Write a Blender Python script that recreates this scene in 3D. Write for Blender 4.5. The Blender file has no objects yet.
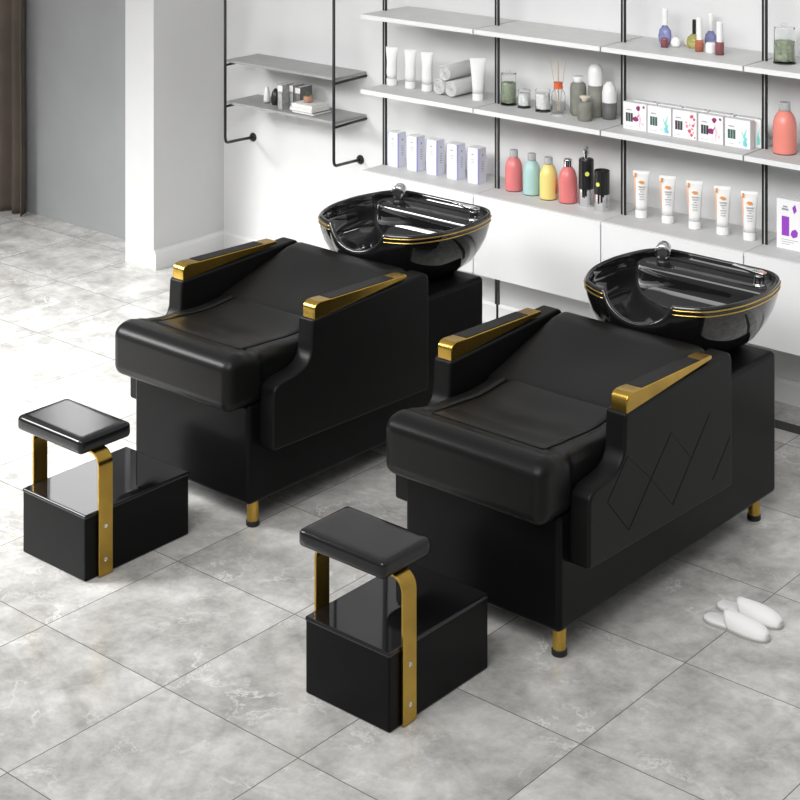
import bpy, bmesh, math, random
from mathutils import Vector, Matrix
random.seed(7)
S = bpy.context.scene
COL = S.collection
PI = math.pi

# ------------------------------------------------------------------ materials
def mat(name, col, rough=.5, metal=0, spec=.5, coat=0, bump=0, bscale=200, trans=0, ior=1.45, var=0, vscale=6, sheen=0, bdist=.001, coatr=.1):
    m = bpy.data.materials.new(name); m.use_nodes = True
    nt = m.node_tree; b = nt.nodes['Principled BSDF']
    b.inputs['Base Color'].default_value = (*col, 1)
    b.inputs['Roughness'].default_value = rough
    b.inputs['Metallic'].default_value = metal
    b.inputs['Specular IOR Level'].default_value = spec
    b.inputs['IOR'].default_value = ior
    b.inputs['Coat Weight'].default_value = coat
    b.inputs['Coat Roughness'].default_value = coatr
    b.inputs['Transmission Weight'].default_value = trans
    b.inputs['Sheen Weight'].default_value = sheen
    tc = nt.nodes.new('ShaderNodeTexCoord')
    if bump:
        n = nt.nodes.new('ShaderNodeTexNoise'); n.inputs['Scale'].default_value = bscale; n.inputs['Detail'].default_value = 4
        nt.links.new(tc.outputs['Object'], n.inputs['Vector'])
        bp = nt.nodes.new('ShaderNodeBump'); bp.inputs['Strength'].default_value = bump; bp.inputs['Distance'].default_value = bdist
        nt.links.new(n.outputs['Fac'], bp.inputs['Height']); nt.links.new(bp.outputs['Normal'], b.inputs['Normal'])
    if var:
        n = nt.nodes.new('ShaderNodeTexNoise'); n.inputs['Scale'].default_value = vscale; n.inputs['Detail'].default_value = 6
        nt.links.new(tc.outputs['Object'], n.inputs['Vector'])
        r = nt.nodes.new('ShaderNodeValToRGB')
        r.color_ramp.elements[0].position = .35; r.color_ramp.elements[1].position = .65
        r.color_ramp.elements[0].color = (*[c*(1-var) for c in col], 1)
        r.color_ramp.elements[1].color = (*[min(1, c*(1+var)) for c in col], 1)
        nt.links.new(n.outputs['Fac'], r.inputs['Fac']); nt.links.new(r.outputs['Color'], b.inputs['Base Color'])
    return m

LEATHER = mat('black_leather', (.0050, .0049, .0048), .42, spec=.22, bump=.35, bscale=260, bdist=.0006)
LEATHER_SEAT = mat('seat_leather', (.0058, .0057, .0055), .36, spec=.25, bump=.35, bscale=240, bdist=.0006)
LACQUER = mat('black_gloss_panel', (.0042, .0042, .0044), .30, spec=.13)
STOOLTOP = mat('polished_black_top', (.008, .008, .009), .035, spec=.5, ior=1.5)
STOOLPAD = mat('stool_pad_leather', (.010, .010, .011), .13, spec=.5, bump=.3, bscale=420, bdist=.0004)
CERAMIC = mat('black_ceramic', (.006, .006, .0062), .05, spec=.6, coat=.6, coatr=.03)
GOLD = mat('brushed_gold', (.54, .345, .07), .24, metal=1, var=.12, vscale=9)
GOLDTRIM = mat('gold_trim', (.60, .42, .12), .25, metal=1)
CHROME = mat('chrome', (.75, .75, .76), .08, metal=1)
RUBBER = mat('black_rubber', (.012, .012, .012), .5)
THREAD = mat('black_thread', (.0025, .0025, .0025), .8, spec=.1)
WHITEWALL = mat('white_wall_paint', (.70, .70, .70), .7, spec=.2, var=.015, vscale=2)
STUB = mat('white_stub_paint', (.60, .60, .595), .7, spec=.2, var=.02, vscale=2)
GREYWALL = mat('grey_wall_plaster', (.335, .34, .345), .75, spec=.2, var=.05, vscale=1.4)
BASEB = mat('baseboard_white', (.70, .70, .695), .4)
LAM = mat('white_laminate', (.76, .76, .76), .45, spec=.35, var=.01, vscale=3)
LAMTOP = mat('grey_white_board_top', (.56, .56, .555), .5, spec=.3, var=.03, vscale=14)
GAP = mat('joint_grey', (.32, .32, .32), .7)
BLACKMET = mat('black_powder_steel', (.010, .010, .011), .4)
WEBMET = mat('light_channel', (.50, .50, .50), .5)
GREYBOARD = mat('grey_board', (.33, .33, .325), .5, var=.06, vscale=12)
CURT = mat('brown_curtain_cloth', (.115, .095, .078), .9, spec=.1, bump=.3, bscale=300, var=.12, vscale=4)
DARKSTRIP = mat('dark_strip', (.045, .043, .04), .5)
TOWEL = mat('towel_terry', (.66, .66, .65), .95, spec=.1, bump=1, bscale=420, bdist=.003, sheen=.3)
SLIP = mat('slipper_terry', (.86, .855, .84), .95, spec=.1, bump=1, bscale=320, bdist=.0015, sheen=.3)
SLIPSOLE = mat('slipper_sole', (.42, .41, .39), .8)
GLASS = mat('clear_glass', (.98, .99, .99), .02, trans=1, ior=1.12)
CLEARPL = mat('frosted_cap', (.62, .63, .63), .12, trans=.45, ior=1.3)
def plastic(n, c, r=.3, **k): return mat(n, c, r, **k)
PINK = plastic('pink_shampoo', (.72, .20, .20)); MINT = plastic('mint_shampoo', (.40, .60, .58))
YELLOW = plastic('yellow_shampoo', (.80, .66, .22)); ORANGE = plastic('orange_label', (.80, .22, .04))
CORAL = plastic('coral_shampoo', (.70, .19, .19)); SALMON = plastic('salmon_shampoo', (.80, .26, .21))
BLACKPL = plastic('black_plastic', (.018, .018, .018), .25); YDOT = plastic('yellow_dot', (.75, .80, .15))
WHITEPL = plastic('white_plastic', (.82, .82, .81), .35); LILAC = plastic('lilac_card', (.42, .42, .72), .5)
LILACSIDE = plastic('pale_lilac_card', (.72, .73, .84), .5)
INK = plastic('grey_ink', (.30, .31, .36), .6); PALEINK = plastic('pale_grey_ink', (.50, .49, .50), .6); DINK = plastic('dark_window', (.05, .05, .055), .5)
CARD = plastic('white_card', (.84, .84, .84), .5); PLUM = plastic('plum_print', (.28, .03, .15), .5)
PALEPINK = plastic('pale_pink_print', (.85, .55, .62), .5)
TEAL = plastic('teal_print', (.22, .68, .60), .5); BLUEP = plastic('blue_print', (.18, .55, .66), .5); RED = plastic('red_print', (.68, .09, .16), .5)
ROSE = plastic('rose_print', (.80, .33, .40), .5)
PURPLE = plastic('purple_print', (.30, .06, .50), .4); GREENW = plastic('green_window', (.05, .12, .10), .5)
PEACH = plastic('peach_print', (.86, .50, .32), .4); OCHRE = plastic('orange_print', (.80, .33, .09), .4)
SAGE = plastic('sage_filling', (.30, .34, .24), .8, bump=1, bscale=60, bdist=.01)
COTTON = plastic('cotton_filling', (.80, .80, .78), .95, bump=1, bscale=50, bdist=.01)
GREIGE = plastic('greige_stoneware', (.22, .22, .19), .6, var=.1, vscale=30); DGREY = plastic('grey_stoneware', (.13, .13, .13), .6)
ORANGECAP = plastic('orange_red_cap', (.72, .14, .05), .4); REED = plastic('reed', (.55, .45, .30), .8)
DARKLID = plastic('dark_base', (.10, .10, .09), .4)
BLUEGL = mat('blue_violet_glass', (.36, .38, .66), .06, trans=.6, ior=1.3); YELGL = mat('olive_yellow_glass', (.62, .58, .22), .06, trans=.6, ior=1.3)
PLUMGL = plastic('plum_liquid', (.24, .08, .09), .15); AMBER = plastic('brick_liquid', (.42, .13, .07), .15); CREAM = plastic('cream_jar', (.68, .62, .52), .4)
TERRA = plastic('terracotta', (.45, .25, .17), .7); BOOKW = plastic('book_white', (.78, .77, .75), .6, var=.05, vscale=50)
BOOKG = plastic('book_grey', (.36, .36, .35), .6, var=.2, vscale=60); BOOKD = plastic('book_dark', (.16, .16, .16), .6, var=.1, vscale=60)
SUCC = plastic('plant_green', (.10, .14, .08), .7); EBONY = plastic('ebony_ornament', (.02, .02, .02), .35)

def floor_mat():
    m = bpy.data.materials.new('marble_tile'); m.use_nodes = True
    nt = m.node_tree; N = nt.nodes; L = nt.links; b = N['Principled BSDF']
    tc = N.new('ShaderNodeTexCoord'); sep = N.new('ShaderNodeSeparateXYZ'); L.new(tc.outputs['Object'], sep.inputs[0])
    def M(op, a, bb=None, c=None):
        n = N.new('ShaderNodeMath'); n.operation = op
        for i, v in enumerate((a, bb, c)):
            if v is None: continue
            if isinstance(v, (int, float)): n.inputs[i].default_value = v
            else: L.new(v, n.inputs[i])
        return n.outputs[0]
    u = M('DIVIDE', M('ADD', sep.outputs[0], 2.75+20*.5555), .5555)
    v = M('DIVIDE', M('SUBTRACT', sep.outputs[1], 3.44-20*.5625), .5625)
    def line(w):
        f = M('FRACT', w); e = M('MINIMUM', f, M('SUBTRACT', 1, f)); return M('LESS_THAN', e, .0030)
    ln = M('MAXIMUM', line(u), line(v))
    # per-tile offset
    cmb = N.new('ShaderNodeCombineXYZ'); L.new(M('FLOOR', u), cmb.inputs[0]); L.new(M('FLOOR', v), cmb.inputs[1])
    wn = N.new('ShaderNodeTexWhiteNoise'); wn.noise_dimensions = '2D'; L.new(cmb.outputs[0], wn.inputs['Vector'])
    sc = N.new('ShaderNodeVectorMath'); sc.operation = 'SCALE'; L.new(wn.outputs['Color'], sc.inputs[0]); sc.inputs['Scale'].default_value = 7
    ad = N.new('ShaderNodeVectorMath'); ad.operation = 'ADD'; L.new(tc.outputs['Object'], ad.inputs[0]); L.new(sc.outputs[0], ad.inputs[1])
    def noise(scale, det, dist, rough=.55):
        n = N.new('ShaderNodeTexNoise'); n.inputs['Scale'].default_value = scale; n.inputs['Detail'].default_value = det
        n.inputs['Distortion'].default_value = dist; n.inputs['Roughness'].default_value = rough; L.new(ad.outputs[0], n.inputs['Vector']); return n.outputs['Fac']
    def ramp(f, st):
        r = N.new('ShaderNodeValToRGB'); e = r.color_ramp.elements
        while len(e) < len(st): e.new(.5)
        for i, (p, c) in enumerate(st): e[i].position = p; e[i].color = (*c, 1)
        L.new(f, r.inputs['Fac']); return r.outputs['Color']
    base = ramp(noise(5.5, 13, .12, .72), [(.33, (.34, .334, .313)), (.50, (.52, .513, .49)), (.67, (.70, .692, .67))])
    n1 = noise(3.6, 9, .35, .66)
    vein = M('SUBTRACT', 1, M('MULTIPLY', M('ABSOLUTE', M('SUBTRACT', n1, .5)), 60)); vein = M('MAXIMUM', vein, 0)
    vm = noise(3.4, 3, .3); vein = M('MULTIPLY', vein, M('MULTIPLY', M('MULTIPLY', M('MAXIMUM', M('SUBTRACT', vm, .46), 0), 5), .75))
    n2 = noise(1.3, 5, 1.0, .6)
    dv = M('MAXIMUM', M('SUBTRACT', 1, M('MULTIPLY', M('ABSOLUTE', M('SUBTRACT', n2, .47)), 22)), 0); dv = M('MULTIPLY', dv, .22)
    def mix(f, a, c):
        x = N.new('ShaderNodeMix'); x.data_type = 'RGBA'
        L.new(f, x.inputs[0]); L.new(a, x.inputs[6])
        if isinstance(c, tuple): x.inputs[7].default_value = (*c, 1)
        else: L.new(c, x.inputs[7])
        return x.outputs[2]
    c = mix(dv, base, (.26, .255, .235)); c = mix(vein, c, (.86, .85, .82)); c = mix(M('MULTIPLY', ln, .85), c, (.10, .095, .085))
    L.new(c, b.inputs['Base Color']); b.inputs['Roughness'].default_value = .22; b.inputs['Specular IOR Level'].default_value = .45
    return m
FLOOR = floor_mat()

# ------------------------------------------------------------------ helpers
def tag(o, label=None, cat=None, group=None, kind=None):
    if label: o['label'] = label
    if cat: o['category'] = cat
    if group: o['group'] = group
    if kind: o['kind'] = kind
    return o
def link(name, bm, m, parent=None, smooth=False, bevel=0, seg=3, angle=30, wn=False):
    me = bpy.data.meshes.new(name); bmesh.ops.recalc_face_normals(bm, faces=bm.faces); bm.to_mesh(me); bm.free()
    o = bpy.data.objects.new(name, me); COL.objects.link(o)
    for mm in (m if isinstance(m, (list, tuple)) else [m]): me.materials.append(mm)
    if parent: o.parent = parent
    if smooth or bevel:
        for p in me.polygons: p.use_smooth = True
    if bevel:
        b = o.modifiers.new('bevel', 'BEVEL'); b.width = bevel; b.segments = seg; b.limit_method = 'ANGLE'; b.angle_limit = math.radians(angle)
        w = o.modifiers.new('wn', 'WEIGHTED_NORMAL'); w.keep_sharp = False
    return o
def thing(name, label, cat, loc=(0, 0, 0), rz=0, group=None):
    o = bpy.data.objects.new(name, None); COL.objects.link(o); o.location = loc; o.rotation_euler = (0, 0, rz)
    o.empty_display_size = .05
    return tag(o, label, cat, group)
def copy_tree(o, parent=None):
    c = o.copy(); COL.objects.link(c)
    if parent: c.parent = parent
    for ch in list(o.children): copy_tree(ch, c)
    return c
def box(bm, x0, x1, y0, y1, z0, z1, mi=0):
    vs = [bm.verts.new(p) for p in ((x0,y0,z0),(x1,y0,z0),(x1,y1,z0),(x0,y1,z0),(x0,y0,z1),(x1,y0,z1),(x1,y1,z1),(x0,y1,z1))]
    for f in ((0,3,2,1),(4,5,6,7),(0,1,5,4),(1,2,6,5),(2,3,7,6),(3,0,4,7)):
        bm.faces.new([vs[i] for i in f]).material_index = mi
    return bm
def Box(*a, **k): return box(bmesh.new(), *a, **k)
def rbox(x0, x1, y0, y1, z0, z1, r, n=10, fn=None, step=None):
    """rounded box: box surface grid projected on to a rounded shell, then an optional displacement fn(p)"""
    bm = bmesh.new(); verts = {}
    def V(p):
        k = tuple(round(c, 6) for c in p)
        if k not in verts: verts[k] = bm.verts.new(p)
        return verts[k]
    def axis(a, b):
        L = b-a; m = max(2, int(L/(step or L/n))); rr = min(r, L/2-1e-5)
        return [a, a+rr*.3, a+rr*.6] + [a+rr+(L-2*rr)*i/m for i in range(m+1)] + [b-rr*.6, b-rr*.3, b]
    ax = [axis(x0, x1), axis(y0, y1), axis(z0, z1)]
    for a in range(3):
        u, v = [i for i in range(3) if i != a]
        for s in (0, -1):
            for i in range(len(ax[u])-1):
                for j in range(len(ax[v])-1):
                    q = []
                    for di, dj in ((0,0),(1,0),(1,1),(0,1)):
                        p = [0]*3; p[a] = ax[a][s]; p[u] = ax[u][i+di]; p[v] = ax[v][j+dj]; q.append(V(p))
                    bm.faces.new(q)
    lo = (x0, y0, z0); hi = (x1, y1, z1)
    for vt in bm.verts:
        c = Vector([min(max(vt.co[i], lo[i]+min(r, (hi[i]-lo[i])/2)), hi[i]-min(r, (hi[i]-lo[i])/2)) for i in range(3)])
        d = vt.co-c
        if d.length > 1e-9: vt.co = c + d.normalized()*r
        if fn: vt.co = Vector(fn(vt.co))
    return bm
def prism(bm, poly, axis, a, b, mi=0):
    """extrude a 2-D polygon along an axis: 'x' takes (y,z), 'y' takes (x,z), 'z' takes (x,y)"""
    def P(q, t): return {'x': (t, q[0], q[1]), 'y': (q[0], t, q[1]), 'z': (q[0], q[1], t)}[axis]
    A = [bm.verts.new(P(q, a)) for q in poly]; B = [bm.verts.new(P(q, b)) for q in poly]; n = len(poly)
    bm.faces.new(A).material_index = mi; bm.faces.new(B[::-1]).material_index = mi
    for i in range(n): bm.faces.new((A[i], B[i], B[(i+1) % n], A[(i+1) % n])).material_index = mi
    return bm
def lathe(prof, seg=28, bm=None, c=(0, 0, 0), mi=0):
    bm = bm or bmesh.new(); rings = []
    for r, z in prof:
        if r < 1e-6: rings.append([bm.verts.new((c[0], c[1], c[2]+z))])
        else: rings.append([bm.verts.new((c[0]+r*math.cos(2*PI*i/seg), c[1]+r*math.sin(2*PI*i/seg), c[2]+z)) for i in range(seg)])
    for A, B in zip(rings, rings[1:]):
        for i in range(seg):
            j = (i+1) % seg
            q = [A[0] if len(A) == 1 else A[i], A[0] if len(A) == 1 else A[j], B[0] if len(B) == 1 else B[j], B[0] if len(B) == 1 else B[i]]
            q = list(dict.fromkeys(q))
            if len(q) > 2: bm.faces.new(q).material_index = mi
    return bm
def tube(bm, pts, r, seg=12, cap=True, flat=None):
    pts = [Vector(p) for p in pts]; rings = []
    for i, p in enumerate(pts):
        t = ((pts[min(i+1, len(pts)-1)]-pts[max(i-1, 0)])).normalized()
        up = Vector((0, 0, 1)) if abs(t.z) < .95 else Vector((0, 1, 0))
        if i == 0: u = t.cross(up).normalized()
        else: u = (u - t*u.dot(t)).normalized()
        w = t.cross(u).normalized(); rr = r[i] if isinstance(r, (list, tuple)) else r
        rings.append([bm.verts.new(p+u*rr*math.cos(2*PI*k/seg)+w*rr*math.sin(2*PI*k/seg)) for k in range(seg)])
    for A, B in zip(rings, rings[1:]):
        for k in range(seg): bm.faces.new((A[k], A[(k+1) % seg], B[(k+1) % seg], B[k]))
    if cap: bm.faces.new(rings[0][::-1]); bm.faces.new(rings[-1])
    return bm
def loft(rings, bm=None, cap0=True, cap1=True, mi=0):
    bm = bm or bmesh.new(); R = [[bm.verts.new(p) for p in r] for r in rings]; n = len(R[0])
    for A, B in zip(R, R[1:]):
        for k in range(n): bm.faces.new((A[k], A[(k+1) % n], B[(k+1) % n], B[k])).material_index = mi
    if cap0: bm.faces.new(R[0][::-1]).material_index = mi
    if cap1: bm.faces.new(R[-1]).material_index = mi
    return bm
def interp(pts, x):
    if x <= pts[0][0]: return pts[0][1]
    for (a, b), (c, d) in zip(pts, pts[1:]):
        if x <= c:
            t = (x-a)/(c-a); t = t*t*(3-2*t); return b+(d-b)*t
    return pts[-1][1]
def catmull(P, n=8, closed=True):
    out = []; m = len(P)
    for i in range(m if closed else m-1):
        p0, p1, p2, p3 = (P[(i-1) % m], P[i], P[(i+1) % m], P[(i+2) % m]) if closed else (P[max(i-1, 0)], P[i], P[i+1], P[min(i+2, m-1)])
        for k in range(n):
            t = k/n
            out.append(tuple(.5*((2*b)+(c-a)*t+(2*a-5*b+4*c-d)*t*t+(-a+3*b-3*c+d)*t**3) for a, b, c, d in zip(p0, p1, p2, p3)))
    if not closed: out.append(tuple(P[-1]))
    return out

# ------------------------------------------------------------------ the setting
YW = 6.655
def struct(name, bm, m, **k): return tag(link(name, bm, m, **k), kind='structure')
fl = struct('floor', Box(-10.5, 1.6, .6, 7.6, -.12, 0), FLOOR)
struct('wall_back', Box(-6.965, 1.6, YW, YW+.16, 0, 2.9), WHITEWALL)
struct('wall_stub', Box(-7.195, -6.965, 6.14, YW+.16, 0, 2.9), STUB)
# grey wall farther back, with an added high window, out of view, for stool-top reflections
bm = bmesh.new()
GW = 6.415
box(bm, -8.44, -7.20, GW, GW+.14, 0, 1.50); box(bm, -8.44, -8.40, GW, GW+.14, 1.50, 2.55); box(bm, -7.66, -7.20, GW, GW+.14, 1.50, 2.55); box(bm, -8.44, -7.20, GW, GW+.14, 2.55, 2.9)
struct('wall_left_back', bm, GREYWALL)
bm = bmesh.new()
for a in ((-8.40, -8.37, GW-.01, GW+.13, 1.50, 2.55), (-7.69, -7.66, GW-.01, GW+.13, 1.50, 2.55), (-8.37, -7.69, GW-.01, GW+.13, 1.50, 1.54), (-8.37, -7.69, GW-.01, GW+.13, 2.51, 2.55)): box(bm, *a)
struct('added_window_1', bm, BASEB)  # frame of the added window, unseen by the camera
struct('wall_far', Box(-10.5, -8.44, 6.9, 7.0, 0, 2.9), GREYWALL)
# baseboards
bbp = [(0, 0), (.016, 0), (.016, .085), (.010, .100), (0, .104)]
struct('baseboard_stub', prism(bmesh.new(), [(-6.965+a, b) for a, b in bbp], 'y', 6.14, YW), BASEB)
struct('baseboard_back', prism(bmesh.new(), [(YW-a, b) for a, b in bbp], 'x', -6.949, 1.6), BASEB)
struct('dark_floor_strip_1', Box(-4.4, -2.2, 6.375, 6.447, 0, .004), DARKSTRIP)  # thin dark strip lying flat on the floor

# curtain
bm = bmesh.new(); n = 150; A = []
for k in range(n+1):
    x = -9.5+1.165*k/n
    A.append((x, 6.345+.028*math.sin(x*62)+.01*math.sin(x*23+1)))
rows = [.006, .05, .4, 1, 1.6, 2.3, 2.85]
fr = [[bm.verts.new((x, y+.004*math.sin(z*5+x*9)-.004, z)) for x, y in A] for z in rows]
bk = [[bm.verts.new((x, y+.004*math.sin(z*5+x*9)+.006, z)) for x, y in A] for z in rows]
for R in (fr, bk):
    for a, b in zip(R, R[1:]):
        for k in range(n): bm.faces.new((a[k], a[k+1], b[k+1], b[k]))
for i in range(len(rows)-1):
    for k in (0, n): bm.faces.new((fr[i][k], bk[i][k], bk[i+1][k], fr[i+1][k]))
for i in (0, -1):
    for k in range(n): bm.faces.new((fr[i][k], fr[i][k+1], bk[i][k+1], bk[i][k]))
c = thing('curtain', 'long brown pleated curtain hanging to the floor beside the grey wall', 'curtain', (-8.9, 6.345, 0))
o = link('curtain_cloth', bm, CURT, c, smooth=True); o.location = (8.9, -6.345, 0)
link('curtain_rod', tube(bmesh.new(), [(-.75, 0, 2.87), (.58, 0, 2.87)], .014), BLACKMET, c, smooth=True)

# ------------------------------------------------------------------ shampoo chair (origin: base front centre on the floor)
def basin_outline():
    half = [(0, 1.488), (.12, 1.489), (.222, 1.484), (.285, 1.437), (.318, 1.35), (.335, 1.235), (.322, 1.09), (.268, .965), (.205, .915), (.135, .888), (.065, .876)]
    P = half + [(0, .872)] + [(-x, y) for x, y in half[:0:-1]]
    return [(x*.985-.008, y) for x, y in catmull(P, 7)]
BO = basin_outline()
def make_chair(label):
    t = thing('shampoo_chair', label, 'salon chair', (0, 0, 0))
    # base cabinet: long plinth with a taller block at the back
    poly = [(-.018, .098), (1.345, .085), (1.345, .598), (.80, .598), (.80, .455), (-.018, .455)]
    link('base', prism(bmesh.new(), poly, 'x', -.308, .308), LACQUER, t, bevel=.018, seg=4)
    # side panels
    prof = [(.24, .712), (.236, .66), (.233, .605)] + [(.225, .582), (.208, .562), (.182, .548), (.15, .540), (.11, .536), (.072, .530), (.048, .518), (.038, .500)] + [(.036, .40), (.036, .296), (.90, .272), (.90, .700), (.893, .722), (.875, .734)]
    for s in (-1, 1):
        a, b = sorted((s*.302, s*.380)); k = .019 if s < 0 else 0; a -= k; b -= k
        link('side_panel', prism(bmesh.new(), prof, 'x', a, b), LEATHER, t, bevel=.011, seg=4, angle=35)
    # armrests: gold channel with padded inlay
    for s in (-1, 1):
        gc = s*.348-(.008 if s < 0 else 0); gx0, gx1 = gc-.031, gc+.031
        ar = prism(bmesh.new(), [(.247, .708), (.766, .740), (.766, .753), (.34, .766), (.300, .769), (.275, .770), (.260, .766), (.250, .757), (.247, .745)], 'x', gx0, gx1)
        ao = link('armrest', ar, GOLD, t, bevel=.004, seg=2, angle=40)
        pd = prism(bmesh.new(), [(.332, .764), (.692, .753), (.692, .7565), (.688, .7573), (.336, .7683), (.332, .767)], 'x', gx0+.003, gx1-.003)
        tag(link('armrest_pad', pd, LEATHER, ao, bevel=.0025, seg=2), 'black padded inlay')
    # seat cushion
    def seattop(x, y):
        z = interp([(-.12, .636), (-.055, .646), (-.01, .638), (.03, .630), (.12, .624), (.28, .616), (.46, .628), (.6, .65)], y)
        if abs(x) < .238 and y > .012:
            z += -.012*math.exp(-((x/.16)**2+((y-.26)/.13)**2))
        return z
    def seatfn(p):
        x, y, z = p
        w = min(1, max(0, (z-.52)/.10)); w = w*w*(3-2*w)
        dz = seattop(x, y)-.646
        if y > -.03:
            d1 = abs(y-.012) if abs(x) < .245 else 9
            d2 = abs(abs(x)-.238) if y > .012 else 9
            dz -= .006*math.exp(-(min(d1, d2)/.009)**2)
        z += dz*w
        k = min(1, max(0, (y-.02)/.04))
        return x*(1-.055*k), y, z
    cu = link('seat_cushion', rbox(-.318, .318, -.124, .56, .450, .646, .040, fn=seatfn, step=.0075), LEATHER_SEAT, t, smooth=True)
    pts = [(-.222, .50), (-.224, .35), (-.225, .20), (-.226, .06), (-.222, .024), (-.205, .012), (-.12, .010), (0, .010), (.12, .010), (.205, .012), (.222, .024), (.226, .06), (.225, .20), (.224, .35), (.222, .50)]
    link('seam', tube(bmesh.new(), [(x, y, seattop(x, y)-.0022) for x, y in catmull(pts, 6, False)], .0019, 6), THREAD, cu, smooth=True)
    # reclined back
    def backfn(p):
        x, y, z = p
        if z > .55:
            z += (-.128+(y-.38)*.285) if y < .80 else (-.0083+(y-.80)*.06)
            z -= .012*math.exp(-((x/.17)**2+((y-.66)/.17)**2))
        return x, y, z
    link('backrest', rbox(-.312, .3, .40, .885, .48, .742, .035, fn=backfn, step=.02), LEATHER_SEAT, t, smooth=True)
    # feet
    for fx in (-.262, .262):
        for fy in (.046, 1.262):
            f = link('foot', lathe([(0, .004), (.0215, .004), (.0215, .1), (0, .1)], 24, c=(fx, fy, 0)), GOLD, t, smooth=False, bevel=.002, seg=2)
            tag(f, 'gold foot')
            tag(link('foot_pad', lathe([(0, 0), (.022, 0), (.0245, .003), (.0245, .018), (.0222, .020), (0, .020)], 24, c=(fx, fy, 0)), RUBBER, f, smooth=False), 'black rubber foot pad')
    # basin
    zr = .838; cy = 1.215
    def ztop(x, y):
        if y > 1.1 or abs(x) > .16: return zr
        k = abs(x)/.137
        if k >= 1: return zr
        return .752+(zr-.752)*(1-math.sqrt(max(0, 1-k**2.4)))**.8
    def ring(sx, sy, z, c0=None, ymax=None, inner=False):
        out = []
        c0 = cy if c0 is None else c0
        for x, y in BO:
            zz = z
            zt = ztop(x, y)
            if inner:
                lim = zt-.004-(.838-z)*.12; d = lim-z
                zz = z if d > .02 else (lim-.0 if d < -.02 else z-(.02-d)**2/.08)
            elif z > .68: zz = .68+(z-.68)*(zt-.68)/(zr-.68)
            X = x*sx; Y = c0+(y-cy)*sy
            if ymax and Y > ymax: Y = ymax + (Y-ymax)*.02
            out.append((X, Y, zz))
        return out
    prof = [(.44, .46, .594), (.55, .57, .599), (.67, .69, .615), (.78, .80, .645), (.87, .885, .688), (.94, .95, .735), (.982, .986, .782), (1.0, 1.0, .815), (1.0, 1.0, .828), (.993, .993, .836), (.978, .977, .8385), (.962, .960, .836), (.955, .953, .828), (.948, .946, .810)]
    rings = [ring(a, b, z) for a, b, z in prof]
    rings.append(ring(.945, .945, .806, ymax=1.462, inner=True))
    rings.append(ring(.940, .940, .801, ymax=1.380, inner=True)); rings.append(ring(.932, .934, .794, ymax=1.366, inner=True)); rings.append(ring(.922, .925, .780, ymax=1.358, inner=True))
    for a, b, z, ym in ((.912, .915, .758, 1.353), (.895, .90, .735, 1.348), (.86, .87, .713, 1.338), (.79, .80, .696, 1.322), (.68, .68, .685, 1.31), (.52, .52, .677, 1.30), (.34, .34, .669, 1.29), (.16, .16, .665, 1.29), (.04, .04, .663, 1.28)): rings.append(ring(a, b, z, c0=cy-.02*(1-a), ymax=ym, inner=True))
    ba = link('basin', loft(rings), CERAMIC, t, smooth=True)
    tag(ba, 'glossy black ceramic wash basin')
    # gold double line round the front, broken at the neck rest
    for z, off in ((.8225, 1.003), (.806, .9985)):
        for s in (1, -1):
            pts = []
            for x, y in BO:
                if s*x > .139 and y < 1.44: pts.append((x*off, cy+(y-cy)*off, z))
            pts.sort(key=lambda p: p[1]);
            tag(link('gold_line', tube(bmesh.new(), pts, .0032, 8), GOLDTRIM, ba, smooth=True), 'gold line')
    link('drain', lathe([(0, .664), (.026, .664), (.028, .668), (.022, .670), (0, .669)], 20, c=(0, cy-.02, 0)), CHROME, ba, smooth=True)
    # shower head holder and mixer lever
    fx, fy = -.205, 1.400
    h = bmesh.new(); lathe([(0, .800), (.026, .800), (.026, .812), (.022, .816), (.022, .842), (0, .842)], 24, h, (fx, fy, 0))
    fh = link('shower_head', h, BLACKPL, t, smooth=False, bevel=.002, seg=2)
    v = Vector((.35, -.80, -.10)).normalized()
    p0 = Vector((fx-.004, fy+.008, .852))
    tag(link('shower_sleeve', tube(bmesh.new(), [p0-v*.042, p0-v*.036, p0-v*.022, p0+v*.012, p0+v*.026, p0+v*.030], [.012, .021, .028, .030, .030, .026], 24), CHROME, fh, smooth=True), 'chrome sleeve')
    q = p0+v*.026
    tag(link('spray_face', tube(bmesh.new(), [q, q+v*.006], .020, 20), BLACKPL, fh), 'black spray face')
    lx, ly = .208, 1.400
    h = bmesh.new(); lathe([(0, .800), (.024, .800), (.024, .806), (.019, .808), (.019, .838), (.015, .844), (0, .845)], 24, h, (lx, ly, 0))
    mx = link('mixer_tap', h, CHROME, t, smooth=False, bevel=.002, seg=2)
    hd = loft([[(lx+x, ly+y-.004, z-.008) for x, y, z in r] for r in (
        [(-.105, -.010, .866), (-.105, .010, .866), (-.105, .010, .871), (-.105, -.010, .871)],
        [(-.045, -.014, .857), (-.045, .014, .857), (-.045, .014, .867), (-.045, -.014, .867)],
        [(.0, -.020, .849), (.0, .020, .849), (.0, .020, .865), (.0, -.020, .865)],
        [(.026, -.015, .849), (.026, .015, .849), (.026, .015, .861), (.026, -.015, .861)])])
    link('tap_lever', hd, CHROME, mx, bevel=.002, seg=2)
    return t
chR = make_chair('black shampoo chair and basin with diamond quilted side panel, nearest the slippers')
chR.location = (-3.333, 4.31, 0)
chL = copy_tree(chR); chL.location = (-4.680, 4.318, 0)
chL['label'] = 'black shampoo chair and basin with smooth unquilted side, standing in front of the pipe shelf'
for q in (chR, chL): q['group'] = 'shampoo chairs'
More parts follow.
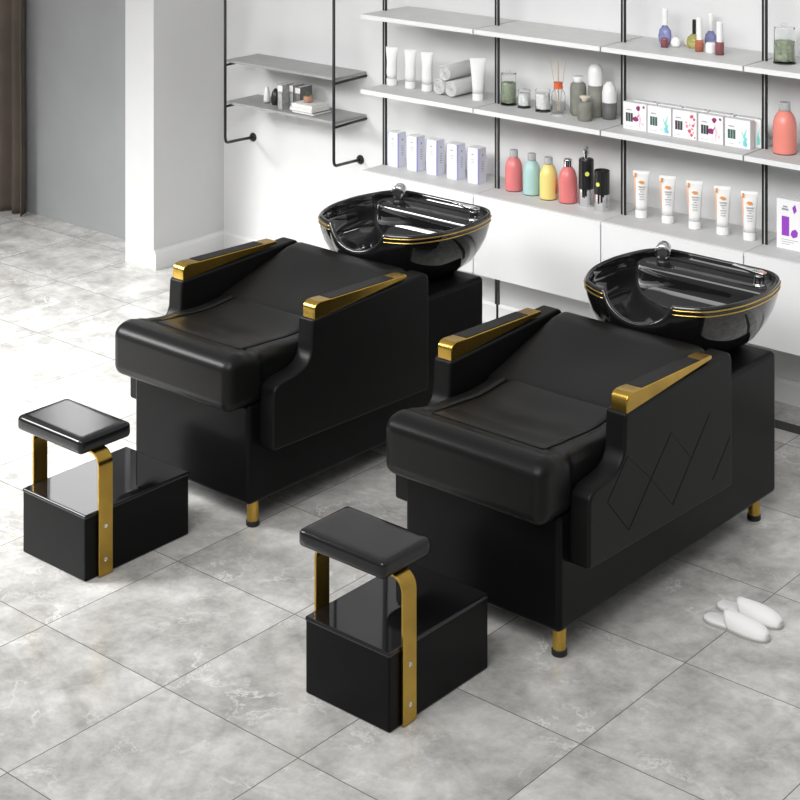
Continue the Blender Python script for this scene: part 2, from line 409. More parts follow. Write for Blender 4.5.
# stitched diamonds on the right chair's outer panel
bm = bmesh.new()
for (a, b), (c_, d) in (((.247, .578), (.135, .471)), ((.505, .574), (.254, .345)), ((.75, .566), (.513, .337)), ((.885, .445), (.766, .335)), ((.135, .471), (.254, .345)), ((.505, .574), (.63, .452)), ((.385, .462), (.513, .337)), ((.247, .578), (.385, .462))):
    dark = not ((a, b) in ((.505, .574), (.385, .462), (.247, .578)) and d < b and c_ > a)
    tube(bm, [(.3802, a, b), (.3802, c_, d)], .0010 if dark else .0005, 6)
st = link('stitching', bm, THREAD, chR)
tag(st, 'diamond quilting seams')

# ------------------------------------------------------------------ pedicure stools
def make_stool(label, loc):
    t = thing('footrest_stool', label, 'stool', loc, 0, 'footrest stools')
    link('stool_box', Box(-.170, .168, -.231, .236, .001, .215), LACQUER, t, bevel=.006, seg=3)
    tag(link('stool_top', Box(-.172, .170, -.233, .238, .209, .2235), STOOLTOP, t, bevel=.006, seg=3), 'polished black top')
    # gold strap: one bent bar up one side, under the pad and down the other
    ro, ri = .045, .037; X = .180; zt = .418; th = .008
    out = [(-X, .003)]; inn = [(-X+th, .003)]
    arc = [PI-(PI/2)*k/8 for k in range(9)]
    out += [(-X+ro+ro*math.cos(a), zt-ro+ro*math.sin(a)) for a in arc]; inn += [(-X+ro+ri*math.cos(a), zt-ro+ri*math.sin(a)) for a in arc]
    out2 = [(-x, z) for x, z in out[::-1]]; inn2 = [(-x, z) for x, z in inn[::-1]]
    poly = out+out2+(inn+inn2)[::-1]
    bm = bmesh.new(); n = len(out+out2); O = out+out2; I = inn+inn2
    y0, y1 = -.182, -.122
    vs = [[bm.verts.new((p[0], y, p[1])) for p in q] for q, y in ((O, y0), (O, y1), (I, y1), (I, y0))]
    for k in range(n-1):
        for a in range(4): bm.faces.new((vs[a][k], vs[a][k+1], vs[(a+1) % 4][k+1], vs[(a+1) % 4][k]))
    for k in (0, n-1): bm.faces.new([vs[a][k] for a in range(4)])
    br = link('strap', bm, GOLD, t, bevel=.0012, seg=2, angle=50); tag(br, 'gold metal strap')
    for s in (-1, 1):
        for z in (.055, .168):
            p = (s*.180, -.152, z)
            tag(link('bolt', tube(bmesh.new(), [(s*.1795, -.152, z), (s*.182, -.152, z), (s*.184, -.152, z)], [.0075, .0075, .005], 14), CHROME, br, smooth=False), 'silver bolt')
    link('pad', rbox(-.200, .150, -.236, -.012, .418, .470, .016, step=.02), STOOLPAD, t, smooth=True)
    return t
s1 = make_stool('black footrest stool with gold strap at the far left, both bolts in view', (-4.705, 3.929, 0))
s2 = make_stool('black footrest stool with gold strap in front of the quilted shampoo chair', (-3.351, 3.918, 0)); s2.scale = (.968, .985, 1.02)

# ------------------------------------------------------------------ slippers
def make_slipper(label, loc, rz):
    t = thing('slipper', label, 'slipper', loc, rz, 'white slippers')
    L = .232
    out = catmull([(0, 0), (.010, .022), (.045, .031), (.10, .028), (.16, .037), (.205, .030), (.230, .010), (.230, -.014), (.205, -.033), (.15, -.038), (.09, -.030), (.04, -.031), (.008, -.020)], 4)
    def O(s, z): return [((x-.115)*s, y*s, z) for x, y in out]
    tag(link('sole', loft([O(.97, 0), O(1, .002), O(1, .007), O(.975, .008)]), SLIPSOLE, t, smooth=False, bevel=.001, seg=2), 'grey sole')
    link('insole', loft([O(.97, .007), O(.965, .014), O(.93, .0165)]), SLIP, t, smooth=True)
    # upper: a low dome over the toe half
    bm = bmesh.new(); rows = []; nU, nV = 16, 20
    def w(x):
        hs = [y for (a, y) in out]; best = 0
        for (a, y), (b_, y2) in zip(out, out[1:]+out[:1]):
            if min(a, b_) <= x <= max(a, b_) and a != b_:
                yy = y+(y2-y)*(x-a)/(b_-a); rows_.append(yy)
    for i in range(nU+1):
        u = i/nU; x = .098+(.2305-.098)*u
        rows_ = []; w(x if x < .2300 else .2300)
        lo, hi = (min(rows_), max(rows_)) if len(rows_) > 1 else (-.012, .008)
        lo -= .001; hi += .001; mid = (lo+hi)/2; hw = (hi-lo)/2
        H = .043*math.sqrt(max(0, 1-(max(0, u-.05)/.97)**2.3))+.004
        row = []
        for j in range(nV+1):
            a = PI*j/nV; xx = x - .022*math.sin(a)*(1-u)**2*1.0
            row.append((xx-.115, mid+hw*math.cos(a), .007+H*math.sin(a)**.8))
        rows.append(row)
    R1 = [[bm.verts.new(p) for p in r] for r in rows]
    for a, b in zip(R1, R1[1:]):
        for k in range(nV): bm.faces.new((a[k], a[k+1], b[k+1], b[k]))
    up = link('upper', bm, SLIP, t, smooth=True)
    so = up.modifiers.new('thick', 'SOLIDIFY'); so.thickness = .004; so.offset = -1
    return t
make_slipper('white terry slipper nearer the bottom of the picture, left one of the pair', (-2.730, 4.840, 0), math.radians(1))
make_slipper('white terry slipper farther back in the pair, toe towards the right edge', (-2.738, 4.938, 0), math.radians(2))

# ------------------------------------------------------------------ cabinets and shelving
CX = [-5.63, -4.928, -4.222, -3.52, -2.815]
cabn = ['leftmost unit, behind the left basin', 'between the two basins, carrying the coloured bottles', 'behind the right basin, carrying the orange printed tubes', 'at the right edge, carrying the purple box']
for i in range(4):
    x0, x1 = CX[i], CX[i+1]
    t = thing('wall_cabinet', 'white floating cabinet with plain front, '+cabn[i], 'cabinet', ((x0+x1)/2, 6.46, .35), 0, 'white floating cabinets')
    hw = (x1-x0)/2
    link('carcass', Box(-hw+.002, hw-.002, -.140, .19, 0, .348), GAP, t)
    link('front_panel', Box(-hw+.003, hw-.003, -.160, -.1405, -.002, .3515), LAM, t, bevel=.0015, seg=2)
    tag(link('top_board', Box(-hw+.0015, hw-.0015, -.1400, .19, .3485, .365), LAMTOP, t, bevel=.001, seg=2), 'pale grey top')
    link('top_edge', Box(-hw+.0015, hw-.0015, -.160, -.1402, .352, .365), LAM, t)
mn = ['carrying the rolled towels', 'carrying glass jars and grey stoneware bottles', 'carrying the row of small printed boxes', 'at the right edge, carrying the salmon bottle']
tn = ['topmost at the left end of the row', 'topmost in the second bay from the left', 'topmost, carrying the little perfume bottles', 'topmost at the right edge, carrying a jar of green filling']
for zz, names in ((1.114, mn), (1.481, tn)):
    for i in range(4):
        x0, x1 = CX[i], CX[i+1]
        t = thing('shelf_board', 'white shelf board '+names[i], 'shelf', ((x0+x1)/2, 6.46, zz-.02), 0, 'white shelf boards'); hw = (x1-x0)/2-.004
        link('board', Box(-hw, hw, -.158, .19, 0, .020), LAMTOP, t)
        link('edge_band', Box(-hw, hw, -.162, -.1581, -.001, .0203), LAM, t)
pn = ['black double-rail shelf post left of the first lilac edged box', 'black double-rail shelf post between the boxes and the pink bottle', 'black double-rail shelf post between the black cylinder and the tubes', 'black double-rail shelf post left of the purple box']
for i, x in enumerate((-5.612, -4.912, -4.209, -3.511)):
    t = thing('shelf_post', pn[i], 'post', (x, 6.463, 0), 0, 'black shelf posts')
    for a, b in ((.7155, 1.0935), (1.1145, 1.4605), (1.4815, 2.6)) if i != 1 else ((.17, .349), (.7155, 1.0935), (1.1145, 1.4605), (1.4815, 2.6)):
        bm = bmesh.new(); box(bm, -.0120, -.0028, -.004, .004, a, b); box(bm, .0028, .0120, -.004, .004, a, b); link('rail', bm, BLACKMET, t)
        if a > .5: tag(link('channel', Box(-.0028, .0028, -.002, .004, a, b), WEBMET, t), 'pale slot between the rails')
    if i == 1:
        tag(link('support_rod', tube(bmesh.new(), [(0, 0, 0), (0, 0, .17)], .0055), BLACKMET, t), 'thin rod to the floor')
    else: pass

# wall-hung pipe shelf
t = thing('pipe_shelf', 'grey two-board shelf hung on black pipes in the corner of the wall', 'shelf', (-6.28, YW, .66))
def wp(x, y, z): return (x+6.28, y-YW, z-.66)
for px in (-6.672, -5.885):
    P = [(px, 6.385, 2.25), (px, 6.385, .735), (px, 6.385, .710), (px-.001, 6.388, .693), (px-.003, 6.396, .682), (px-.006, 6.41, .676), (px-.027, 6.50, .668), (px-.06, YW-.004, .654)]
    pb = link('pipe', tube(bmesh.new(), [wp(*p) for p in P], .0078, 12), BLACKMET, t, smooth=True)
    link('flange', tube(bmesh.new(), [wp(px-.06, YW-.016, .6545), wp(px-.06, YW-.006, .654), wp(px-.06, YW, .654)], [.016, .024, .024], 20), BLACKMET, pb)
    for z in (.872, 1.093):
        link('shelf_arm', tube(bmesh.new(), [wp(px, 6.385, z), wp(px-.02, YW, z)], .0065, 10), BLACKMET, pb, smooth=True)
for z in (.880, 1.102):
    link('board', Box(*[v for ab in zip(wp(-6.697, 6.415, z), wp(-5.905, YW-.001, z+.014)) for v in ab]), GREYBOARD, t, bevel=.001, seg=1)

# ------------------------------------------------------------------ goods on the shelves
ZC, ZM, ZT, ZP = .715, 1.114, 1.481, .894
ZC = .7151
ord5 = ['first from the left post', 'second from the left post', 'in the middle of its row of five', 'fourth from the left post', 'fifth, nearest the pink bottle']
# lilac-edged cartons
def carton(label, loc):
    t = thing('carton', label, 'box', loc, 0, 'white cartons with lilac edges')
    w, d, h = .066, .060, .168
    link('body', Box(0, w, 0, d, 0, h), CARD, t, bevel=.0008, seg=1)
    bm = bmesh.new()
    prism(bm, [(.0002, 0), (.0055, 0), (.002, .05), (.0015, .09), (.004, h-.01), (.009, h), (.0002, h)], 'y', -.0008, 0)
    box(bm, w-.0045, w, -.0008, 0, 0, h); box(bm, w, w+.0008, 0, .006, 0, h)
    link('edge_stripe', bm, LILAC, t)
    tag(link('side_print', Box(w, w+.0006, .006, d, 0, h), LILACSIDE, t), 'pale lilac side')
    bm = bmesh.new()
    prism(bm, [(.024, .137), (.028, .142), (.036, .139), (.041, .135), (.034, .134)], 'y', -.0012, 0)
    for k, ww in enumerate((.024, .018, .022)): box(bm, .033-ww/2, .033+ww/2, -.0010, 0, .112-k*.007, .114-k*.007)
    for k, ww in enumerate((.016, .020, .018, .020, .014)): box(bm, w, w+.0012, .033-ww/2, .033+ww/2, .10-k*.011, .103-k*.011)
    box(bm, w, w+.0012, .029, .037, .128, .138)
    link('print', bm, INK, t)
    return t
for k, x in enumerate((-5.590, -5.468, -5.344, -5.216, -5.089)):
    carton('white carton with lilac edges, '+ord5[k], (x, 6.460, ZC))

def bottle(label, x, y, z, m, w=.04, h=.185, cap=CLEARPL, caph=.034, dark=True):
    t = thing('shampoo_bottle', label, 'bottle', (x, y, z), 0, 'coloured shampoo bottles')
    bh = h-caph; r = w
    link('body', lathe([(0, .003), (r*.96, .003), (r, .008), (r, bh*.62), (r*.97, bh*.72), (r*.87, bh*.83), (r*.70, bh*.92), (r*.50, bh*.985), (r*.46, bh), (0, bh)], 32), m, t, smooth=True)
    tag(link('base_ring', lathe([(0, 0), (r*.95, 0), (r*.97, .0035), (0, .0035)], 32), DARKLID, t), 'dark base')
    tag(link('cap', lathe([(0, bh), (r*.46, bh), (r*.48, bh+.002), (r*.48, h-.004), (r*.44, h), (0, h)], 24), cap, t, smooth=False, bevel=.001, seg=2), 'clear grey cap')
    return t
bottle('pink bottle with clear cap, leftmost on the cabinet top beside the black post', -4.833, 6.487, ZC, PINK, .041, .190)
bottle('mint green bottle with clear cap', -4.727, 6.484, ZC, MINT, .041, .190)
bottle('yellow bottle with clear cap', -4.622, 6.470, ZC, YELLOW, .041, .192)
bottle('coral red bottle with silver cap next to the black pump bottle', -4.519, 6.478, ZC, CORAL, .042, .196, CHROME)
bottle('salmon bottle on the shelf at the right edge above the purple box', -3.412, 6.449, ZM, SALMON, .049, .210)
yb = [o for o in COL.objects if o.get('label') == 'yellow bottle with clear cap'][0]
bm = bmesh.new(); R2 = [[bm.verts.new((.0416*math.cos(a), .0416*math.sin(a), z)) for z in (.030, .095)] for a in [math.radians(-6+6*k) for k in range(10)]]
for a, b in zip(R2, R2[1:]): bm.faces.new((a[0], b[0], b[1], a[1]))
o = link('side_label', bm, ORANGE, yb, smooth=True); tag(o, 'orange side label'); so = o.modifiers.new('thick', 'SOLIDIFY'); so.thickness = .0006
# black pump bottle and cylinder
t = thing('pump_bottle', 'tall black pump bottle with silver lower half', 'bottle', (-4.424, 6.486, ZC))
link('body', lathe([(.0345, .078), (.0345, .205), (.031, .212), (0, .212)], 28), BLACKPL, t, smooth=False, bevel=.001, seg=1)
tag(link('silver_base', lathe([(0, 0), (.0345, 0), (.0345, .078), (0, .078)], 28), CHROME, t), 'silver lower half')
bm = lathe([(0, .212), (.010, .212), (.010, .232), (.015, .234), (.015, .252), (.006, .255), (.006, .268), (0, .268)], 20); tube(bm, [(0, 0, .262), (.012, -.012, .266), (.028, -.026, .262)], [.008, .007, .004], 10)
tag(link('pump', bm, CHROME, t), 'silver pump head')
tag(link('emblem', tube(bmesh.new(), [(.0225, -.0262, .150), (.0236, -.0276, .150)], .010, 16), YDOT, t), 'round yellow mark')
t = thing('black_cylinder', 'black cylinder with silver base beside the pump bottle', 'bottle', (-4.324, 6.463, ZC))
link('body', lathe([(.035, .075), (.035, .178), (.0325, .180), (.0325, .172), (0, .172)], 28), BLACKPL, t, smooth=False)
tag(link('silver_base', lathe([(0, 0), (.0345, 0), (.0345, .075), (0, .075)], 28), CHROME, t), 'silver lower half')
tag(link('emblem', tube(bmesh.new(), [(.002, -.0350, .122), (.0021, -.0364, .122)], .0095, 16), YDOT, t), 'round yellow mark')

# squeeze tubes
def sqtube(label, x, y, z, rz, w=.036, h=.205, printed=True, group='orange printed tubes', capm=WHITEPL):
    t = thing('squeeze_tube', label, 'tube', (x, y, z), rz, group)
    def el(a, b, zz, n=28): return [(a*math.cos(2*PI*k/n), b*math.sin(2*PI*k/n), zz) for k in range(n)]
    link('cap', loft([el(.024, .020, 0), el(.0265, .0215, .002), el(.0265, .0215, .034)]), capm, t, smooth=False, bevel=.001, seg=1)
    k = w/.036
    link('body', loft([el(.026*min(1,k), .0205, .0342), el(.027, .020, .06), el(.030*k, .015, h*.6), el(.034*k, .008, h*.83), el(.036*k, .0022, h*.93), el(.036*k, .0018, h)]), WHITEPL, t, smooth=True)
    if printed:
        bm = bmesh.new()
        # orange flank band following the left side
        A = []
        for zz, a, b in ((.05, .0268, .0208), (.08, .0285, .0190), (h*.6, .0305, .0153), (h*.8, .0335, .0098), (h*.9, .0355, .005)):
            A.append([((a+.0006)*math.cos(q), (b+.0006)*math.sin(q), zz) for q in (PI*.93, PI*1.0, PI*1.10, PI*1.22 if zz > .1 else PI*1.16)])
        R = [[bm.verts.new(p) for p in r] for r in A]
        for a, b in zip(R, R[1:]):
            for q in range(3): bm.faces.new((a[q], a[q+1], b[q+1], b[q]))
        tag(link('flank_print', bm, PEACH, t, smooth=True), 'peach orange side print')
        bm = bmesh.new(); prism(bm, [(-.013, .158), (.0, .150), (.014, .154), (.010, .162), (-.004, .164)], 'y', -.0165, -.010); box(bm, -.030, -.022, -.009, 0, .178, .196)
        tag(link('logo_print', bm, OCHRE, t), 'orange mark')
        bm = bmesh.new()
        for q, ww in enumerate((.030, .024, .012, .026, .020, .022)): box(bm, .002-ww/2, .002+ww/2, -.0205+.0006*q-(.0008*q), -.012, .138-q*.011, .1405-q*.011)
        link('print', bm, PALEINK, t)
    return t
for k, x in enumerate((-4.127, -3.992, -3.857, -3.720, -3.592)):
    sqtube('white tube with orange print standing on its cap, '+('nearest the black cylinder', 'second from the black cylinder', 'middle one of the row of five', 'second from the right post', 'nearest the right post')[k], x, 6.480, ZC, math.radians(30-k))
for k, x in enumerate((-5.575, -5.455, -5.349)):
    sqtube('plain white tube '+('beside the left shelf post', 'between two other white tubes left of the towels', 'nearest the rolled towels on their left')[k], x, 6.473, ZM+.0001, math.radians(30), w=.030, h=.19, printed=False, group='plain white tubes')
sqtube('plain white tube standing right of the rolled towels', -5.026, 6.462, ZM+.0001, math.radians(38), w=.038, h=.2, printed=False, group='plain white tubes')

# rolled towels
def towel(label, x, y, z, rz=0, L=.19, R=.0385):
    t = thing('rolled_towel', label, 'towel', (x, y, z), rz, 'rolled white towels')
    bm = bmesh.new(); n = 90; T = 3.2; path = []
    for k in range(n+1):
        a = 2*PI*T*k/n; r = .003+(R-.005)*k/n; path.append((r*math.cos(a+1.2), r*math.sin(a+1.2)))
    th = .0088; vo = []
    for k, (px, pz) in enumerate(path):
        l = math.hypot(px, pz) or 1; nx, nz = px/l, pz/l
        q = []
        for (s, yy) in ((.5, 0), (.18, -.004), (-.5, 0)):
            q.append(bm.verts.new((px+nx*th*s, yy+.002*math.sin(k*.9), pz+nz*th*s+R)))
        for (s, yy) in ((-.5, L), (.18, L+.004), (.5, L)):
            q.append(bm.verts.new((px+nx*th*s, yy, pz+nz*th*s+R)))
        vo.append(q)
    for a, b in zip(vo, vo[1:]):
        for q in range(6): bm.faces.new((a[q], a[(q+1) % 6], b[(q+1) % 6], b[q]))
    for e in (vo[0], vo[-1]): bm.faces.new(e)
    o = link('towel_roll', bm, TOWEL, t, smooth=True)
    return t
towel('rolled white towel at the bottom left of the three towel stack', -5.243, 6.432, ZM+.0002)
towel('rolled white towel at the bottom right of the three towel stack', -5.162, 6.424, ZM+.0002)
towel('rolled white towel lying on top of the other two', -5.204, 6.428, ZM+.0715)

# jars
def jar(label, x, y, z, r, h, filling, fh, lid='flat'):
    t = thing('glass_jar', label, 'jar', (x, y, z), 0, 'glass jars')
    tag(link('base_ring', lathe([(0, 0), (r*1.04, 0), (r*1.04, .004), (0, .004)], 28), DARKLID, t), 'dark base')
    link('glass', lathe([(0, .004), (r, .004), (r, h*.93), (r*.93, h*.96), (r*.9, h*.96), (r*.93, h*.92), (r*.93, .008), (0, .008)], 28), GLASS, t, smooth=False)
    rr = r*.91
    bm = bmesh.new(); bmesh.ops.create_icosphere(bm, subdivisions=3, radius=1)
    for v in bm.verts:
        k = 1+.10*math.sin(v.co.x*7+v.co.z*5)*math.sin(v.co.y*6+1)
        cy_ = math.hypot(v.co.x, v.co.y); q = min(1, cy_*1.45)/max(cy_, 1e-6); zz = max(-1, min(1, v.co.z*1.35))
        v.co = Vector((v.co.x*q*rr*min(k, 1), v.co.y*q*rr*min(k, 1), .010+fh/2+zz*fh/2*k*.95))
    link('filling', bm, filling, t, smooth=True)
    if lid: link('lid', lathe([(0, h*.96), (r*.95, h*.96), (r*.98, h*.985), (r*.8, h), (r*.25, h*1.01), (r*.2, h*1.05), (r*.28, h*1.08), (0, h*1.10)], 28), GLASS, t, smooth=True)
    return t
jar('tall glass jar with sage green filling between the shelf post and two cotton jars', -4.855, 6.476, ZM+.0001, .037, .150, SAGE, .098)
jar('small lidded glass jar with white filling right of the sage jar', -4.762, 6.472, ZM+.0001, .030, .082, COTTON, .060)
jar('open glass jar with cotton balls beside the reed diffuser', -4.649, 6.464, ZM+.0001, .035, .105, COTTON, .075, None)
jar('glass jar with green filling on the top shelf at the right edge', -3.424, 6.470, ZT+.0001, .045, .150, SAGE, .085)
t = thing('reed_diffuser', 'glass reed diffuser with orange red collar and wooden reeds', 'diffuser', (-4.546, 6.440, ZM+.0001))
link('glass_bottle', lathe([(0, 0), (.031, 0), (.033, .004), (.033, .085), (.030, .105), (.018, .122), (.016, .135), (.014, .135), (.014, .122), (.026, .104), (.030, .085), (.030, .008), (0, .008)], 28), GLASS, t, smooth=True)
tag(link('collar', lathe([(0, .122), (.021, .122), (.021, .134), (.019, .136), (.021, .150), (0, .151)], 24), ORANGECAP, t), 'orange red collar')
for k, (a, b) in enumerate(((-.035, -.01), (-.012, .02), (.012, -.02), (.034, .01))):
    link('reed', tube(bmesh.new(), [(a*.1, b*.1, .02), (a, b, .25)], .0018, 6), REED, t)
def pot(label, x, y, prof, m, prof2=None, m2=None):
    t = thing('stoneware_bottle', label, 'bottle', (x, y, ZM+.0001), 0, 'grey stoneware bottles')
    link('body', lathe(prof, 32), m, t, smooth=True)
    if prof2: tag(link('upper_part', lathe(prof2, 32), m2, t, smooth=True), 'pale upper part')
pot('greige stoneware bottle with narrow white neck, left of the tall white one', -4.479, 6.502, [(0, 0), (.030, 0), (.036, .006), (.037, .03), (.037, .125), (.034, .142), (.024, .150), (0, .152)], GREIGE, [(0, .1505), (.022, .1505), (.020, .158), (.027, .172), (.024, .176), (0, .176)], WHITEPL)
pot('small squat greige jar with white stopper in front of the tall bottle', -4.391, 6.427, [(0, 0), (.028, 0), (.033, .005), (.033, .068), (.029, .082), (.016, .086), (0, .086)], GREIGE, [(0, .0862), (.014, .0862), (.014, .094), (.024, .104), (.024, .110), (0, .111)], CREAM)
pot('tallest stoneware bottle, white above and greige below', -4.403, 6.530, [(0, 0), (.030, 0), (.034, .006), (.034, .142), (0, .142)], GREIGE, [(.034, .1422), (.0342, .200), (.030, .222), (.020, .234), (0, .238)], WHITEPL)
pot('short stoneware bottle, white above and dark grey below, beside the post', -4.327, 6.528, [(0, 0), (.028, 0), (.033, .006), (.033, .075), (0, .075)], DGREY, [(.033, .0752), (.0335, .115), (.028, .145), (.014, .165), (0, .170)], WHITEPL)

# hair colour boxes: two rows of five
def cbox(label, x, y, style, front=True):
    t = thing('colour_box', label, 'box', (x, y, ZM+.0001), 0, 'small printed boxes front row' if front else 'small printed boxes back row')
    w, d, h = .119, .050, .118
    d = .036
    link('carton', Box(0, w, 0, d, 0, h), CARD, t, bevel=.0008, seg=1)
    A, B = {'plum': (PLUM, PALEPINK), 'teal': (TEAL, BLUEP), 'red': (RED, ROSE)}[style]
    d = .036
    if not front:
        bm = bmesh.new()
        prism(bm, [(.01, .012), (.028, .010), (.034, .030), (.022, .05), (.030, .085), (.018, .06), (.008, .045)], 'x', w, w+.0008)
        box(bm, w-.028, w-.018, .018, .028, h, h+.0012)
        prism(bm, [(.103, .010), (.114, .012), (.117, .035), (.110, .052), (.114, .085), (.106, .058), (.101, .04)], 'y', -.0008, 0)
        link('print', bm, A, t); return t
    bm = bmesh.new()
    for k in range(3): box(bm, .014+k*.0125, .0245+k*.0125, -.0010, 0, .034, .072)
    tag(link('colour_windows', bm, GREENW if style == 'teal' else DINK, t), 'three dark windows')
    bm = bmesh.new(); box(bm, .016, .044, -.0008, 0, .084, .0865); box(bm, .020, .040, -.0008, 0, .0875, .0885); box(bm, .014, .05, -.0008, 0, .012, .0135)
    link('print', bm, INK, t)
    rnd = random.Random(int(-x*100)); bm = bmesh.new(); b2 = bmesh.new()
    def blob(bb, cx, cz, r, n=9, s=1):
        prism(bb, [(cx+r*s*(.75+.45*rnd.random())*math.cos(2*PI*k/n), cz+r*(.75+.45*rnd.random())*math.sin(2*PI*k/n)) for k in range(n)], 'y', -.0010, -.0001)
    if style == 'plum':
        blob(bm, .062, .048, .012, s=1.3); blob(bm, .078, .098, .011); blob(bm, .106, .105, .006); prism(bm, [(.070, .055), (.082, .074), (.078, .058)], 'y', -.001, -.0001)
        prism(b2, [(.066, .035), (.076, .005), (.072, .005)], 'y', -.001, -.0001); prism(b2, [(.078, .086), (.094, .05), (.086, .02), (.096, .004), (.080, .02), (.084, .05)], 'y', -.001, -.0001); blob(b2, .10, .03, .007)
    elif style == 'teal':
        prism(bm, [(.078, .075), (.088, .055), (.104, .085), (.096, .05), (.108, .04), (.094, .03), (.086, .045)], 'y', -.001, -.0001); blob(bm, .092, .025, .010); blob(bm, .070, .022, .004)
        blob(b2, .098, .016, .009); prism(b2, [(.084, .012), (.10, .04), (.104, .010)], 'y', -.0012, -.0001)
    else:
        for cx, cz, r in ((.095, .098, .009), (.107, .088, .006), (.085, .035, .009), (.094, .020, .007), (.102, .06, .006), (.110, .01, .004)): blob(bm, cx, cz, r)
        for cx, cz, r in ((.072, .055, .008), (.098, .045, .006), (.068, .07, .005), (.086, .062, .005), (.103, .03, .005), (.108, .068, .004)): blob(b2, cx, cz, r, 6)
    link('floral_print', bm, A, t); link('pale_print', b2, B, t)
    return t
stl = ['plum', 'teal', 'red', 'plum', 'teal']
bt = ['with plum flowers nearest the left post', 'with teal leaves second from left', 'with red flowers', 'with plum flowers right of centre', 'with teal leaves nearest the right post']
for k, x in enumerate((-4.175, -4.050, -3.924, -3.797, -3.668)):
    cbox('small white box in the front row '+bt[k], x, 6.408, stl[k])
    cbox('small white back row box behind the one '+bt[k], x+.020, 6.462, stl[k], False)
# purple box
t = thing('purple_box', 'tall white box with purple window at the right edge', 'box', (-3.455, 6.460, ZC))
link('carton', Box(0, .12, 0, .055, 0, .205), CARD, t, bevel=.0008, seg=1)
bm = bmesh.new(); box(bm, .024, .058, -.001, 0, .055, .135); prism(bm, [(.064, .062), (.076, .050), (.094, .058), (.098, .076), (.086, .088), (.070, .080)], 'y', -.001, -.0001); prism(bm, [(.072, .175), (.085, .19), (.092, .165), (.08, .15)], 'y', -.001, -.0001)
tag(link('purple_window', bm, PURPLE, t), 'purple window and flowers')
bm = bmesh.new(); box(bm, .024, .054, -.001, 0, .160, .168); box(bm, .030, .05, -.001, 0, .172, .178)
for k in range(3): box(bm, .022, .060+.02*k, -.001, 0, .02+k*.009, .022+k*.009)
link('print', bm, INK, t)

# perfume bottles on the top shelf
def perfume(label, x, y, body, m, stop, sm=WHITEPL, kind='perfume_bottle', cat='bottle', sx=1):
    t = thing(kind, label, cat, (x, y, ZT+.0001), 0, 'little perfume bottles and jars')
    bm = lathe(body, 24)
    if sx != 1:
        for v in bm.verts: v.co.y *= sx
    link('body', bm, m, t, smooth=True)
    if stop: link('stopper', lathe(stop, 20), sm, t, smooth=False)
    return t
flask = lambda r, h: [(0, 0), (r*.7, 0), (r*.95, h*.2), (r, h*.45), (r*.85, h*.75), (r*.4, h*.97), (r*.25, h), (0, h)]
sq = lambda r, h: [(0, 0), (r, 0), (r, h*.92), (r*.9, h), (0, h)]
st_ = lambda r, a, b: [(0, a), (r, a), (r*1.05, b-.005), (r*.8, b), (0, b)]
perfume('round blue violet perfume flask with tall white stopper at the left', -4.040, 6.535, flask(.032, .085), BLUEGL, st_(.013, .085, .160), sx=.7)
perfume('small plum perfume bottle in front of the blue violet flask', -4.003, 6.472, sq(.017, .040), PLUMGL, None)
perfume('white round jar right of the small plum bottle', -3.971, 6.512, flask(.024, .042), WHITEPL, None, kind='cosmetic_jar', cat='jar')
perfume('tiny beige jar left of the yellow flask', -3.946, 6.570, flask(.018, .032), CREAM, None, kind='cosmetic_jar', cat='jar')
perfume('wide olive yellow perfume flask with dark stopper', -3.893, 6.536, flask(.036, .062), YELGL, st_(.008, .062, .125), BLACKPL, sx=.7)
perfume('brick red perfume bottle with tall white stopper', -3.835, 6.482, sq(.018, .050), AMBER, st_(.012, .050, .145), sx=1)
perfume('blue perfume flask with white stopper behind the brick red bottle', -3.842, 6.590, flask(.030, .075), BLUEGL, st_(.010, .075, .150), sx=.6)
perfume('small white jar between the brick red and the plum bottle', -3.779, 6.480, [(0, 0), (.021, 0), (.022, .006), (.022, .038), (.018, .044), (0, .044)], WHITEPL, None, kind='cosmetic_jar', cat='jar')
perfume('dark plum perfume bottle with tall white stopper, rightmost of its cluster', -3.727, 6.466, sq(.019, .055), PLUMGL, st_(.013, .055, .140))

# ornaments on the pipe shelf
t = thing('ornament', 'white pointed ornament at the left end of the grey shelf', 'ornament', (-6.498, 6.525, ZP+.0001), 0)
link('body', lathe([(0, .004), (.017, .004), (.018, .02), (.015, .06), (.009, .082), (0, .088)], 20), WHITEPL, t, smooth=True); link('foot', lathe([(0, 0), (.015, 0), (.015, .004), (0, .004)], 20), BLACKPL, t)
tag(link('black_egg', lathe([(0, 0), (.018, 0), (.025, .014), (.026, .035), (.021, .062), (.010, .083), (0, .088)], 24), EBONY, None, smooth=True), 'black egg shaped ornament on the grey shelf', 'ornament').location = (-6.428, 6.520, ZP+.0001)
def book(label, x0, x1, y0, y1, z0, z1, cov, rz=0, standing=True, group='books on the grey shelf'):
    cx, cy = (x0+x1)/2, (y0+y1)/2
    t = thing('book', label, 'book', (cx, cy, z0), rz, group); w, d, h = (x1-x0)/2, (y1-y0)/2, z1-z0
    bm = bmesh.new()
    if standing: box(bm, -w, -w+.002, -d, d, 0, h); box(bm, w-.002, w, -d, d, 0, h); box(bm, -w, w, -d, -d+.002, 0, h)
    else: box(bm, -w, w, -d, d, 0, .002); box(bm, -w, w, -d, d, h-.002, h); box(bm, -w, -w+.002, -d, d, 0, h)
    link('cover', bm, cov, t)
    link('pages', Box(-w+.0022, w-.0022, -d+.003, d-.002, .0022, h-.0022), BOOKW, t)
    if standing: tag(link('spine_label', Box(-w+.001, w-.001, -d-.0006, -d, h*.72, h*.96), BOOKW, t), 'white spine band')
book('standing book with white spine band, leftmost of the upright three', -6.350, -6.313, 6.455, 6.54, ZP+.0001, 1.022, BOOKG)
book('standing grey book in the middle of the upright three', -6.308, -6.280, 6.50, 6.585, ZP+.0001, 1.018, BOOKG)
